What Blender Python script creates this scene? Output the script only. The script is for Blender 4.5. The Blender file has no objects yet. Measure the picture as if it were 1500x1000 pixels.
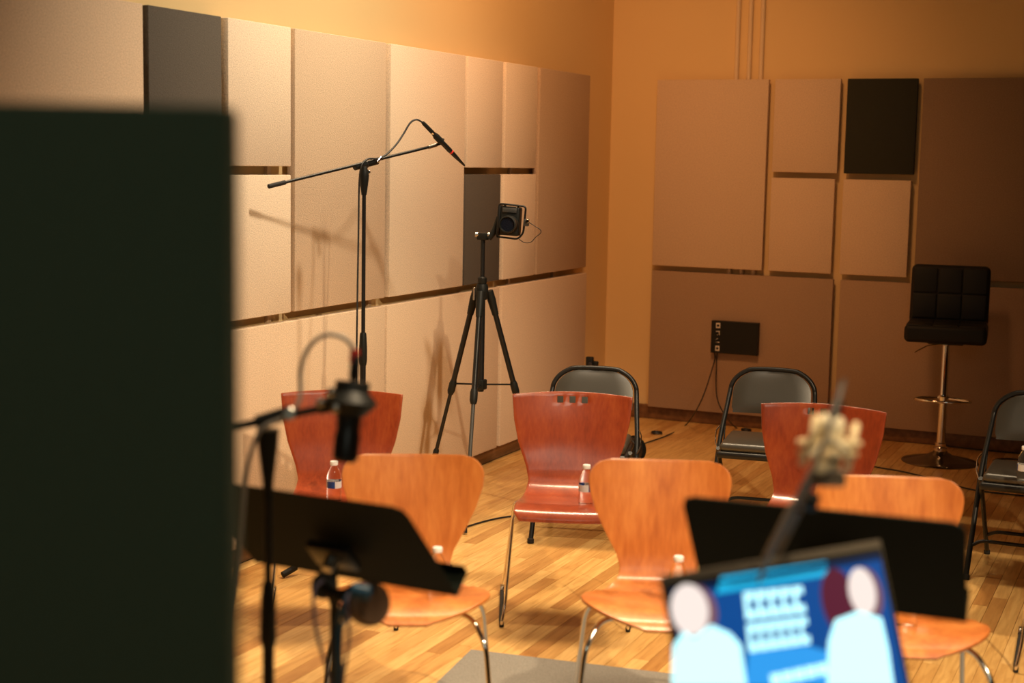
import bpy, bmesh, math, random
from mathutils import Vector, Matrix
random.seed(7)
V = Vector; PI = math.pi
sc = bpy.context.scene
col = sc.collection

# ---------------------------------------------------------------- camera
cam_d = bpy.data.cameras.new('camera'); cam = bpy.data.objects.new('camera', cam_d); col.objects.link(cam)
yaw, pitch, roll = 0.428743, 0.121633, 0.018373
fw = V((-math.sin(yaw)*math.cos(pitch), math.cos(yaw)*math.cos(pitch), -math.sin(pitch)))
rt = fw.cross(V((0, 0, 1))).normalized(); up = rt.cross(fw)
r2 = rt*math.cos(roll)+up*math.sin(roll); u2 = -rt*math.sin(roll)+up*math.cos(roll)
m = Matrix((r2, u2, -fw)).transposed().to_4x4(); m.translation = V((3.621, -9.516, 1.74))
cam.matrix_world = m
cam_d.sensor_width = 36; cam_d.lens = 2168.66*36/1500
cam_d.clip_start = 0.05
cam_d.dof.use_dof = True; cam_d.dof.focus_distance = 6.9; cam_d.dof.aperture_fstop = 2.1
sc.camera = cam
# ---------------------------------------------------------------- world, lights, exposure
w = bpy.data.worlds.new('world'); sc.world = w; w.use_nodes = True
w.node_tree.nodes['Background'].inputs[0].default_value = (0.02, 0.014, 0.008, 1)
w.node_tree.nodes['Background'].inputs[1].default_value = 1.0
sc.view_settings.view_transform = 'Standard'; sc.view_settings.look = 'None'
sc.view_settings.gamma = 1; sc.view_settings.use_curve_mapping = False
sc.view_settings.exposure = 0.0

def spot(loc, aim, power, color, angle=70, blend=0.6, radius=0.06):
    l = bpy.data.lights.new('ceiling_spot', 'SPOT'); l.energy = power; l.color = color
    l.spot_size = math.radians(angle); l.spot_blend = blend; l.shadow_soft_size = radius
    o = bpy.data.objects.new('ceiling_spot', l); col.objects.link(o); o.location = loc
    o.rotation_euler = (V(aim)-V(loc)).to_track_quat('-Z', 'Y').to_euler()
    return o
def area(loc, aim, power, color, sx, sy):
    l = bpy.data.lights.new('added_fill_light', 'AREA'); l.energy = power; l.color = color
    l.shape = 'RECTANGLE'; l.size = sx; l.size_y = sy
    o = bpy.data.objects.new('added_fill_light', l); col.objects.link(o); o.location = loc
    o.rotation_euler = (V(aim)-V(loc)).to_track_quat('-Z', 'Y').to_euler()
    return o
WARM = (1.0, 0.76, 0.48); WHITE = (1.0, 0.83, 0.61); ORANGE = (1.0, 0.46, 0.18)
spot((2.6, -4.7, 4.2), (0.0, -3.8, 1.3), 450, WHITE, 74, 0.9, 0.13)
for x_ in (0.1, 0.75, 1.4, 2.1): spot((x_+0.3, -3.0, 4.45), (x_*0.8+0.6, -4.5, 0.2), 250, WARM, 62, 0.8, 0.26)
spot((5.5, -8.2, 4.2), (2.4, -4.9, 0.3), 1150, WARM, 44, 0.5, 0.10)
spot((2.9, -6.3, 4.3), (2.8, -6.7, 1.0), 700, WARM, 70, 0.9, 0.40)
spot((0.9, -3.7, 4.4), (0.0, -3.0, 3.0), 52, (1.0, 0.76, 0.40), 80, 1.0, 0.10)
spot((1.4, -3.3, 4.4), (0.0, -0.8, 1.5), 360, ORANGE, 84, 1.0, 0.30)
area((4.6, -10.9, 3.4), (2.2, -8.4, 1.0), 16, (0.95, 1.0, 0.80), 1.2, 1.2)  # unseen weak fill, added behind the camera to brighten the acoustic screen

# ---------------------------------------------------------------- materials
def mat(name, c, rough=0.5, metal=0.0, **k):
    m = bpy.data.materials.new(name); m.use_nodes = True
    b = m.node_tree.nodes['Principled BSDF']
    b.inputs['Base Color'].default_value = (*c, 1); b.inputs['Roughness'].default_value = rough
    b.inputs['Metallic'].default_value = metal
    for a, v in k.items(): b.inputs[a.replace('_', ' ')].default_value = v
    return m
def nn(m, t, **k):
    n = m.node_tree.nodes.new(t)
    for a, v in k.items(): setattr(n, a, v)
    return n
def lk(m, a, b): m.node_tree.links.new(a, b)
def bump(m, scale, strength, dist=0.002, vec=None, detail=3):
    b = m.node_tree.nodes['Principled BSDF']
    tc = nn(m, 'ShaderNodeTexCoord'); nz = nn(m, 'ShaderNodeTexNoise'); bp = nn(m, 'ShaderNodeBump')
    nz.inputs['Scale'].default_value = scale; nz.inputs['Detail'].default_value = detail
    bp.inputs['Strength'].default_value = strength; bp.inputs['Distance'].default_value = dist
    if vec:
        mp = nn(m, 'ShaderNodeMapping'); mp.inputs['Scale'].default_value = vec
        lk(m, tc.outputs['Object'], mp.inputs[0]); lk(m, mp.outputs[0], nz.inputs['Vector'])
    else: lk(m, tc.outputs['Object'], nz.inputs['Vector'])
    lk(m, nz.outputs[0], bp.inputs['Height']); lk(m, bp.outputs[0], b.inputs['Normal'])
    return nz
def ramp(m, fac, stops):
    r = nn(m, 'ShaderNodeValToRGB')
    while len(r.color_ramp.elements) < len(stops): r.color_ramp.elements.new(0.5)
    for e, (p, c) in zip(r.color_ramp.elements, stops): e.position = p; e.color = (*c, 1)
    lk(m, fac, r.inputs[0]); return r
def fabric(name, c, fine=1.0):
    """woven acoustic cloth: small thread speckle plus slight cloudiness"""
    m = mat(name, c, 0.95); b = m.node_tree.nodes['Principled BSDF']
    nz = bump(m, 190, 0.55*fine, 0.003, None, 2)
    r = ramp(m, nz.outputs[0], [(0.3, tuple(x*0.82 for x in c)), (0.7, tuple(min(1, x*1.14) for x in c))])
    lk(m, r.outputs[0], b.inputs['Base Color']); return m
def wood(name, dark, mid, light, rough, along=2, scale=9.0, coat=0.0, wavy=0.0, stretch=0.12, lo=0.33, hi=0.68):
    """grain running along one local axis; every copy of a thing gets its own cut of the grain"""
    m = mat(name, mid, rough); b = m.node_tree.nodes['Principled BSDF']
    b.inputs['Coat Weight'].default_value = coat; b.inputs['Coat Roughness'].default_value = 0.15
    tc = nn(m, 'ShaderNodeTexCoord'); oi = nn(m, 'ShaderNodeObjectInfo'); mp = nn(m, 'ShaderNodeMapping')
    s = [1, 1, 1]; s[along] = stretch; mp.inputs['Scale'].default_value = s
    sc3 = nn(m, 'ShaderNodeVectorMath', operation='SCALE'); cb = nn(m, 'ShaderNodeCombineXYZ')
    for i in range(3): lk(m, oi.outputs['Random'], cb.inputs[i])
    lk(m, cb.outputs[0], sc3.inputs[0]); sc3.inputs['Scale'].default_value = 13.0
    lk(m, tc.outputs['Object'], mp.inputs[0]); lk(m, sc3.outputs[0], mp.inputs['Location'])
    n1 = nn(m, 'ShaderNodeTexNoise'); n1.inputs['Scale'].default_value = scale; n1.inputs['Detail'].default_value = 5
    n1.inputs['Distortion'].default_value = wavy
    lk(m, mp.outputs[0], n1.inputs['Vector'])
    n2 = nn(m, 'ShaderNodeTexNoise'); n2.inputs['Scale'].default_value = scale*9; n2.inputs['Detail'].default_value = 3
    lk(m, mp.outputs[0], n2.inputs['Vector'])
    mx = nn(m, 'ShaderNodeMix'); mx.inputs[0].default_value = 0.35
    lk(m, n1.outputs[0], mx.inputs[2]); lk(m, n2.outputs[0], mx.inputs[3])
    r = ramp(m, mx.outputs[0], [(lo, dark), (0.5, mid), (hi, light)])
    lk(m, r.outputs[0], b.inputs['Base Color'])
    return m

M = {}
M['wall'] = mat('painted_plaster', (0.76, 0.55, 0.27), 0.85); bump(M['wall'], 60, 0.15, 0.002)
M['far_wall'] = mat('brown_wall_cover', (0.10, 0.06, 0.035), 0.9)
M['ceiling'] = mat('ceiling_paint', (0.20, 0.14, 0.08), 0.9); bump(M['ceiling'], 30, 0.1)
M['p_light'] = fabric('light_beige_cloth', (0.80, 0.66, 0.50))
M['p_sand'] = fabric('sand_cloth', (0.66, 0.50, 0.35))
M['p_tan'] = fabric('tan_cloth', (0.50, 0.36, 0.24))
M['p_black'] = fabric('black_cloth', (0.022, 0.024, 0.016))
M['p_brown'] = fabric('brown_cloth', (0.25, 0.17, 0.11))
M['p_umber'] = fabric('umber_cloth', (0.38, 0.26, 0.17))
M['p_dark'] = fabric('charcoal_cloth', (0.09, 0.077, 0.062))
M['gobo'] = fabric('dark_green_cloth', (0.060, 0.088, 0.055), 0.5)
M['base_wood'] = wood('baseboard_wood', (0.10, 0.045, 0.02), (0.17, 0.08, 0.035), (0.24, 0.12, 0.05), 0.45, along=1, scale=30)
M['black_metal'] = mat('black_powder_coat', (0.012, 0.012, 0.012), 0.38, 0.3)
M['black_plastic'] = mat('black_plastic', (0.008, 0.009, 0.008), 0.5, Specular_IOR_Level=0.3)
M['grey_plastic'] = mat('dark_grey_plastic', (0.05, 0.05, 0.048), 0.4)
M['rubber'] = mat('black_rubber', (0.012, 0.012, 0.012), 0.75)
M['desk'] = mat('desk_black', (0.006, 0.009, 0.006), 0.7, Specular_IOR_Level=0.12)
M['chrome'] = mat('chrome', (0.75, 0.72, 0.68), 0.10, 1.0)
M['dark_chrome'] = mat('dark_chrome', (0.22, 0.20, 0.17), 0.18, 1.0)
M['steel'] = mat('brushed_steel', (0.45, 0.42, 0.38), 0.3, 1.0)
M['gold'] = mat('champagne_metal', (0.86, 0.70, 0.42), 0.45, 0.0)
M['cream'] = mat('cream_enamel', (0.92, 0.82, 0.58), 0.35)
M['taupe'] = mat('taupe_metal', (0.22, 0.17, 0.12), 0.5, 0.0)
M['cable'] = mat('black_cable', (0.012, 0.012, 0.012), 0.5)
M['grey_cable'] = mat('grey_cable', (0.30, 0.27, 0.24), 0.5)
M['violet_cable'] = mat('violet_grey_cable', (0.13, 0.11, 0.17), 0.45)
M['red'] = mat('red_ring', (0.75, 0.04, 0.03), 0.4)
M['blue'] = mat('blue_sleeve', (0.012, 0.07, 0.14), 0.4)
M['brown_pad'] = mat('brown_leather', (0.16, 0.09, 0.05), 0.5)
M['vinyl'] = mat('black_vinyl', (0.034, 0.030, 0.022), 0.38, Specular_IOR_Level=0.9); bump(M['vinyl'], 120, 0.12, 0.001)
M['stool_vinyl'] = mat('matt_black_vinyl', (0.010, 0.011, 0.011), 0.55, Specular_IOR_Level=0.25); bump(M['stool_vinyl'], 90, 0.12, 0.001)
M['red_wood'] = wood('red_brown_veneer', (0.19, 0.028, 0.008), (0.32, 0.052, 0.014), (0.44, 0.095, 0.024), 0.30, along=2, scale=12, coat=1.0, wavy=0.5, stretch=0.25, lo=0.28, hi=0.74)
M['orange_wood'] = wood('orange_beech_veneer', (0.44, 0.115, 0.020), (0.60, 0.19, 0.038), (0.74, 0.28, 0.065), 0.36, along=2, scale=7, coat=0.25, wavy=0.8, stretch=0.09)
M['rug'] = fabric('grey_rug', (0.27, 0.255, 0.23), 1.4)
M['plate'] = mat('connector_plate', (0.75, 0.70, 0.62), 0.5)
M['glass'] = mat('lens_glass', (0.01, 0.012, 0.02), 0.05)
M['cap'] = mat('white_cap', (0.85, 0.85, 0.83), 0.4)
M['label'] = mat('bottle_label', (0.62, 0.62, 0.64), 0.45)
M['label_blue'] = mat('label_blue_print', (0.01, 0.05, 0.22), 0.45)
M['pet'] = mat('clear_plastic', (0.97, 0.98, 0.98), 0.04, 0.0, Transmission_Weight=1.0, IOR=1.18)
M['conduit'] = mat('painted_conduit', (0.74, 0.58, 0.38), 0.6)
M['batten'] = mat('pale_batten', (0.70, 0.52, 0.33), 0.8)
M['laptop'] = mat('laptop_shell', (0.10, 0.085, 0.065), 0.45, 0.4)
M['table'] = mat('table_black', (0.02, 0.02, 0.02), 0.5)

def floor_mat(name, island):
    m = mat(name, (0.5, 0.28, 0.1), 0.34); b = m.node_tree.nodes['Principled BSDF']
    b.inputs['Coat Weight'].default_value = 0.25; b.inputs['Coat Roughness'].default_value = 0.22
    if island:
        g = nn(m, 'ShaderNodeNewGeometry'); rnd = g.outputs['Random Per Island']
    else:
        g = nn(m, 'ShaderNodeObjectInfo'); rnd = g.outputs['Random']
    tone = ramp(m, rnd, [(0.0, (0.50, 0.245, 0.070)), (0.06, (0.64, 0.345, 0.108)), (0.5, (0.76, 0.46, 0.155)), (1.0, (0.84, 0.54, 0.205))])
    g2 = nn(m, 'ShaderNodeNewGeometry'); mp = nn(m, 'ShaderNodeMapping'); mp.inputs['Scale'].default_value = (1, 0.09, 1)
    cb = nn(m, 'ShaderNodeCombineXYZ'); mu = nn(m, 'ShaderNodeMath', operation='MULTIPLY'); mu.inputs[1].default_value = 50
    lk(m, rnd, mu.inputs[0]); lk(m, mu.outputs[0], cb.inputs[0]); lk(m, mu.outputs[0], cb.inputs[1])
    lk(m, g2.outputs['Position'], mp.inputs[0]); lk(m, cb.outputs[0], mp.inputs['Location'])
    nz = nn(m, 'ShaderNodeTexNoise'); nz.inputs['Scale'].default_value = 55; nz.inputs['Detail'].default_value = 4
    nz.inputs['Distortion'].default_value = 0.6
    lk(m, mp.outputs[0], nz.inputs['Vector'])
    gr = ramp(m, nz.outputs[0], [(0.33, (0.78, 0.70, 0.62)), (0.6, (1, 1, 1))])
    mx = nn(m, 'ShaderNodeMix', data_type='RGBA', blend_type='MULTIPLY'); mx.inputs[0].default_value = 1
    lk(m, tone.outputs[0], mx.inputs[6]); lk(m, gr.outputs[0], mx.inputs[7]); lk(m, mx.outputs[2], b.inputs['Base Color'])
    return m
M['plank'] = floor_mat('oak_plank', False); M['planks'] = floor_mat('oak_planks_far', True)
M['subfloor'] = mat('dark_subfloor', (0.03, 0.015, 0.006), 0.9)

def emit(name, c, s=1.0):
    m = bpy.data.materials.new(name); m.use_nodes = True; nt = m.node_tree
    b = nt.nodes['Principled BSDF']; b.inputs['Base Color'].default_value = (0, 0, 0, 1); b.inputs['Roughness'].default_value = 0.4
    b.inputs['Emission Color'].default_value = (*c, 1); b.inputs['Emission Strength'].default_value = s
    return m

# ---------------------------------------------------------------- mesh helpers
def catmull(pts, k=8):
    pts = [V(p) for p in pts]; out = []
    P = [2*pts[0]-pts[1]]+pts+[2*pts[-1]-pts[-2]]
    for i in range(1, len(P)-2):
        a, b, c, d = P[i-1:i+3]
        for j in range(k):
            t = j/k
            out.append(0.5*((2*b)+(-a+c)*t+(2*a-5*b+4*c-d)*t*t+(-a+3*b-3*c+d)*t**3))
    out.append(pts[-1]); return out
def fillet(pts, r, k=5):
    """polyline with rounded corners"""
    pts = [V(p) for p in pts]; out = [pts[0]]
    for i in range(1, len(pts)-1):
        a, b, c = pts[i-1:i+2]; u = (a-b); v = (c-b)
        q = min(r, u.length*0.48, v.length*0.48); s = b+u.normalized()*q; e = b+v.normalized()*q
        for j in range(k+1):
            t = j/k; out.append((1-t)**2*s+2*t*(1-t)*b+t*t*e)
    out.append(pts[-1]); return out
class MB:
    def __init__(s): s.v = []; s.f = []; s.mi = []; s.cur = 0
    def tube(s, pts, r, n=12, closed=False, cap=True, flat=1.0):
        pts = [V(p) for p in pts]; N = len(pts); rs = r if isinstance(r, (list, tuple)) else [r]*N
        base = len(s.v); T = []
        for i in range(N):
            if closed: t = pts[(i+1) % N]-pts[i-1]
            else: t = pts[min(i+1, N-1)]-pts[max(i-1, 0)]
            T.append(t.normalized() if t.length > 1e-9 else V((0, 0, 1)))
        a = V((0, 0, 1)) if abs(T[0].z) < 0.9 else V((1, 0, 0))
        nrm = (a-T[0]*a.dot(T[0])).normalized()
        for i in range(N):
            nrm = (nrm-T[i]*nrm.dot(T[i])).normalized(); b = T[i].cross(nrm)
            for j in range(n):
                th = 2*PI*j/n; s.v.append(pts[i]+(nrm*math.cos(th)*flat+b*math.sin(th))*rs[i])
        for i in range(N if closed else N-1):
            for j in range(n):
                k = (i+1) % N
                s.f.append((base+i*n+j, base+i*n+(j+1) % n, base+k*n+(j+1) % n, base+k*n+j)); s.mi.append(s.cur)
        if cap and not closed:
            s.f.append(tuple(base+j for j in reversed(range(n)))); s.f.append(tuple(base+(N-1)*n+j for j in range(n))); s.mi += [s.cur]*2
        return s
    def lathe(s, prof, o=(0, 0, 0), ax=(0, 0, 1), n=24, sx=1.0):
        """profile of (radius, height) about an axis"""
        o = V(o); ax = V(ax).normalized(); a = V((1, 0, 0)) if abs(ax.x) < 0.9 else V((0, 1, 0))
        e1 = (a-ax*a.dot(ax)).normalized(); e2 = ax.cross(e1); base = len(s.v)
        for r, h in prof:
            for j in range(n):
                th = 2*PI*j/n; s.v.append(o+ax*h+(e1*math.cos(th)*sx+e2*math.sin(th))*max(r, 1e-4))
        for i in range(len(prof)-1):
            for j in range(n):
                s.f.append((base+i*n+j, base+i*n+(j+1) % n, base+(i+1)*n+(j+1) % n, base+(i+1)*n+j)); s.mi.append(s.cur)
        s.f.append(tuple(base+j for j in reversed(range(n)))); L = base+(len(prof)-1)*n
        s.f.append(tuple(L+j for j in range(n))); s.mi += [s.cur]*2
        return s
    def cyl(s, a, b, r, n=16, ch=0.0):
        a = V(a); b = V(b); L = (b-a).length; c = ch or min(r*0.15, L*0.2)
        return s.lathe([(r-c, 0), (r, c), (r, L-c), (r-c, L)], a, b-a, n)
    def box(s, c, size, bev=0.003, seg=1, R=None):
        bm = bmesh.new(); bmesh.ops.create_cube(bm, size=1)
        bmesh.ops.scale(bm, vec=size, verts=bm.verts)
        if bev > 0: bmesh.ops.bevel(bm, geom=bm.edges[:], offset=bev, segments=seg, affect='EDGES', profile=0.5)
        base = len(s.v); c = V(c)
        for v in bm.verts: s.v.append(c+((R @ v.co) if R else v.co))
        bm.verts.index_update()
        for f in bm.faces: s.f.append(tuple(base+v.index for v in f.verts)); s.mi.append(s.cur)
        bm.free(); return s
    def prism(s, poly, o, e1, e2, t):
        """flat outline with thickness along e1 x e2"""
        o = V(o); e1 = V(e1); e2 = V(e2); nrm = e1.cross(e2).normalized(); n = len(poly); base = len(s.v)
        for k in (0, 1):
            for x, y in poly: s.v.append(o+e1*x+e2*y+nrm*t*k)
        s.f.append(tuple(base+i for i in reversed(range(n)))); s.f.append(tuple(base+n+i for i in range(n))); s.mi += [s.cur]*2
        for i in range(n):
            j = (i+1) % n; s.f.append((base+i, base+j, base+n+j, base+n+i)); s.mi.append(s.cur)
        return s
    def build(s, name, m, parent=None, org=(0, 0, 0), smooth=True):
        me = bpy.data.meshes.new(name); o = V(org)
        me.from_pydata([v-o for v in s.v], [], s.f)
        ms = m if isinstance(m, (list, tuple)) else [m]
        for x in ms: me.materials.append(x)
        me.polygons.foreach_set('material_index', s.mi)
        me.update()
        if smooth:
            me.polygons.foreach_set('use_smooth', [True]*len(me.polygons))
            bm = bmesh.new(); bm.from_mesh(me)
            for e in bm.edges:
                if len(e.link_faces) == 2 and e.calc_face_angle(0) > math.radians(38): e.smooth = False
            bmesh.ops.recalc_face_normals(bm, faces=bm.faces[:]); bm.to_mesh(me); bm.free()
        ob = bpy.data.objects.new(name, me); col.objects.link(ob)
        if parent: ob.parent = parent
        return ob
def tag(o, label=None, cat=None, group=None, kind=None):
    if label: o['label'] = label
    if cat: o['category'] = cat
    if group: o['group'] = group
    if kind: o['kind'] = kind
    return o
def thing(name, loc, rz=0, label=None, cat=None, group=None):
    o = bpy.data.objects.new(name, None); col.objects.link(o); o.location = loc; o.rotation_euler = (0, 0, rz)
    o.empty_display_size = 0.1
    return tag(o, label, cat, group)
def copy_tree(o, parent=None):
    c = o.copy(); col.objects.link(c)
    if parent: c.parent = parent
    for ch in list(o.children): copy_tree(ch, c)
    return c

# ================================================================ THE SETTING
WX, WY, RX, NY, H = -0.03, 0.03, 8.2, -11.6, 4.6      # wall planes and ceiling height
def slab(name, lo, hi, m, parent=None, bev=0):
    lo = V(lo); hi = V(hi); b = MB().box((lo+hi)/2, hi-lo, bev)
    o = b.build(name, m, parent, smooth=False)
    if not parent: o['kind'] = 'structure'
    return o
floor = slab('floor', (WX-.2, NY-.2, -0.12), (RX+.2, WY+.2, -0.009), M['subfloor'])
slab('wall_left', (WX-.2, NY-.2, -0.12), (WX, WY+.2, H), M['wall'])
slab('wall_back', (WX, WY, -0.12), (RX+.2, WY+.2, H), M['wall'])
slab('wall_right', (RX, NY-.2, -0.12), (RX+.2, WY, H), M['far_wall'])
slab('wall_front', (WX, NY-.2, -0.12), (RX, NY, H), M['far_wall'])
slab('ceiling', (WX-.2, NY-.2, H), (RX+.2, WY+.2, H+.1), M['ceiling'])
def baseboard(name, a, b, thick):
    o = MB().box((V(a)+V(b))/2, V(b)-V(a), 0.006, 2).build(name, M['base_wood']); o['kind'] = 'structure'; return o
baseboard('baseboard_left', (WX, NY, 0.0), (0.0, WY, 0.095), 1)
o = baseboard('baseboard_back', (0.0, 0.0, 0.0), (RX, WY, 0.095), 1)
baseboard('baseboard_right', (RX-.03, NY, 0.0), (RX, 0.0, 0.095), 1)

# floor boards: the 300 that show largest are single planks, the rest one joined mesh
PW = 0.062
unit = MB().box((0, 0, -0.0045), (PW-0.0012, 1.0, 0.009), 0.0009, 1)
bx = []
rnd = random.Random(11)
n = int((RX-WX)/PW)+1
for i in range(n):
    y = NY+rnd.random()*0.6; x = WX+0.03+PW*(i+0.5)
    if x > RX: break
    yy = NY
    while yy < 0.0:
        L = rnd.choice((0.36, 0.5, 0.62, 0.78, 0.95, 1.15, 1.35))*(0.9+0.2*rnd.random())
        e = min(yy+L, 0.0)
        if 0.0-e < 0.15: e = 0.0
        bx.append((x, (yy+e)/2, e-yy)); yy = e
inv = cam.matrix_world.inverted()
def size_in_view(b):
    p = inv @ V((b[0], b[1], 0))
    if p.z > -0.5: return 0
    u = 750+2168.66*p.x/-p.z; v = 500-2168.66*p.y/-p.z
    if u < 340 or u > 1520 or v > 1015: return 0
    return b[2]/(p.z*p.z)
bx.sort(key=size_in_view, reverse=True)
first = None
for b in bx[:300]:
    if first is None: o = unit.build('plank', M['plank'], floor, smooth=False); first = o
    else: o = bpy.data.objects.new('plank', first.data); col.objects.link(o); o.parent = floor
    o.location = (b[0], b[1], 0); o.scale = (1, b[2]-0.0012, 1)
rest = MB()
for x, y, L in bx[300:]:
    h = (PW-0.0012)/2; l = L/2-0.0006; base = len(rest.v); c = 0.0009
    for (dx, dy, z) in ((-h, -l, -.009), (h, -l, -.009), (h, l, -.009), (-h, l, -.009), (-h, -l, -c), (h, -l, -c), (h, l, -c), (-h, l, -c), (-h+c, -l+c, 0), (h-c, -l+c, 0), (h-c, l-c, 0), (-h+c, l-c, 0)):
        rest.v.append(V((x+dx, y+dy, z)))
    for q in range(4):
        k = (q+1) % 4; rest.f += [(base+q, base+k, base+4+k, base+4+q), (base+4+q, base+4+k, base+8+k, base+8+q)]; rest.mi += [0, 0]
    rest.f.append((base+8, base+9, base+10, base+11)); rest.mi.append(0)
o = rest.build('planks', M['planks'], floor, smooth=False); o['kind'] = 'stuff'

# battens behind the left panels and painted conduits on the back wall
wl = bpy.data.objects['wall_left']; wb = bpy.data.objects['wall_back']
for y in (-4.116, -3.248, -1.62, -0.95):
    slab('batten', (WX, y-0.014, 0.12), (WX+0.018, y+0.014, 2.26), M['batten'], wl, 0.002)
for x in (0.842, 0.925, 1.005):
    MB().cyl((x, WY-0.014, 0.09), (x, WY-0.014, H), 0.0155, 16, 0.001).build('conduit', M['conduit'], wb)
for z in (2.9, 3.7):
    MB().box((0.925, WY-0.005, z), (0.24, 0.010, 0.025), 0.002).build('conduit_strap', M['conduit'], wb, smooth=False)

# ================================================================ ACOUSTIC PANELS
TH = 0.042
def panel(wall, a, b, z0, z1, m, label, dz=0.0):
    if wall == 'left': c = (0.045-TH/2+dz, (a+b)/2, (z0+z1)/2); s = (TH, b-a, z1-z0)
    else: c = ((a+b)/2, -0.045+TH/2-dz, (z0+z1)/2); s = (b-a, TH, z1-z0)
    o = MB().box((0, 0, 0), s, 0.004, 2).build('sound_absorber', M[m]); o.location = c
    # brackets that hold it off the wall
    for sgn in ((-0.4, 0.4) if wall == 'left' else (-0.36, 0.36)):
        q = MB()
        if wall == 'left': q.box((-0.5*TH-0.016, sgn*s[1], s[2]*0.2), (0.032, 0.03, 0.12), 0.001)
        else: q.box((sgn*s[0], 0.5*TH+0.016, s[2]*0.2), (0.03, 0.032, 0.12), 0.001)
        q.build('wall_bracket', M['batten'], o, smooth=False)
    tag(o, label, 'wall panel', 'fabric panels on the left wall' if wall == 'left' else 'fabric panels on the back wall')
    return o
T, B1, SU, SL, LT, LB = 2.289, 1.060, 1.697, 1.660, 1.020, 0.090
panel('left', -6.70, -5.024, B1, T, 'p_sand', 'wide sand fabric panel above the dark screen at far left')
panel('left', -4.986, -4.528, B1, T, 'p_dark', 'dark charcoal panel beside the dark screen, top left', -0.006)
panel('left', -4.492, -4.034, SU, T, 'p_light', 'pale upper square panel right of the charcoal one on left wall')
panel('left', -4.492, -4.034, B1, SL, 'p_light', 'pale lower panel behind the left tail of the boom stand')
panel('left', -4.000, -3.200, B1, T, 'p_sand', 'wide sand upper panel directly behind the boom stand pole', -0.002)
panel('left', -3.158, -2.350, B1, T, 'p_light', 'wide pale upper panel behind the pencil microphone')
panel('left', -2.318, -1.876, SU, T, 'p_light', 'narrow pale panel above the charcoal one behind the camera tripod')
panel('left', -1.836, -1.392, SU, T, 'p_light', 'narrow pale panel high on the left wall next to the brown one')
panel('left', -2.318, -1.876, B1, SL, 'p_dark', 'narrow charcoal panel behind the tripod centre column', -0.004)
panel('left', -1.836, -1.392, B1, SL, 'p_light', 'narrow tan panel directly behind the camera on the tripod')
panel('left', -1.354, -0.556, B1, T, 'p_tan', 'wide brown upper panel nearest the room corner on left wall')
panel('left', -6.00, -4.700, LB, LT, 'p_sand', 'low wide beige panel behind the dark screen, farthest left of the low row')
panel('left', -4.490, -3.196, LB, LT, 'p_sand', 'low wide beige panel behind the first red-brown chair')
panel('left', -3.176, -1.878, LB, LT, 'p_sand', 'low wide beige panel carrying the tripod shadow')
panel('left', -1.838, -0.535, LB, LT, 'p_sand', 'low wide beige panel nearest the corner on left wall')
panel('back', 0.320, 1.077, B1-.004, T, 'p_sand', 'large tan upper panel under the wall conduits')
panel('back', 1.118, 1.541, SU, T, 'p_sand', 'small tan top panel left of the black square')
panel('back', 1.584, 2.018, SU, T, 'p_black', 'near-black square panel high on the back wall', 0.004)
panel('back', 1.118, 1.530, B1-.004, SL, 'p_sand', 'small tan panel under the upper tan one, left of a pair')
panel('back', 1.584, 2.006, B1-.004, SL, 'p_sand', 'small tan panel under the near-black square')
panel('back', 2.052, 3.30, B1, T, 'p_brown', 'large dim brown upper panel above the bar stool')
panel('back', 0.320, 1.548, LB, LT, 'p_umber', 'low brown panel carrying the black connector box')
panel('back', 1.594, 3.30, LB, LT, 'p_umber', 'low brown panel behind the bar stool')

# connector box
t = thing('connector_box', (0.922, -0.045, 0.604), 0, 'small flat black connector box on the low back panel with two hanging cables', 'connector box')
MB().box((0, -0.022, 0), (0.318, 0.044, 0.214), 0.002).build('housing', M['black_plastic'], t)
for k, z in enumerate((0.077, 0.028, -0.024, -0.075)):
    b = MB(); x0 = -0.112; y0 = -0.0455
    if k in (0, 3):
        b.box((x0, y0, z), (0.028, 0.003, 0.034), 0.001); pl = b.build('socket_plate', M['plate'], t, smooth=False)
        MB().cyl((x0, y0-0.001, z), (x0, y0-0.004, z), 0.009, 16).build('socket', M['black_plastic'], pl)
    else:
        s1 = 1 if k == 1 else -1
        b.box((x0, y0, z+0.010*s1), (0.026, 0.003, 0.006), 0.001); b.box((x0+0.010*s1, y0, z-0.003), (0.005, 0.003, 0.022), 0.001)
        b.box((x0-0.002, y0, z-0.012*s1), (0.008, 0.003, 0.006), 0.001); pl = b.build('socket_plate', M['plate'], t, smooth=False)
        MB().cyl((x0-0.004, y0-0.001, z), (x0-0.004, y0-0.012, z), 0.008, 16).build('plug', M['black_plastic'], pl)

# ================================================================ RUG
ang = math.radians(7.5)
t = MB().box((1.6, -1.25, 0), (3.2, 2.5, 0.003), 0.001).build('rug', M['rug'])
t.location = (1.377, -4.911, 0.0016); t.rotation_euler = (0, 0, ang)
tag(t, 'flat grey rug on the wooden floor at the bottom of the picture', 'rug')

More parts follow.
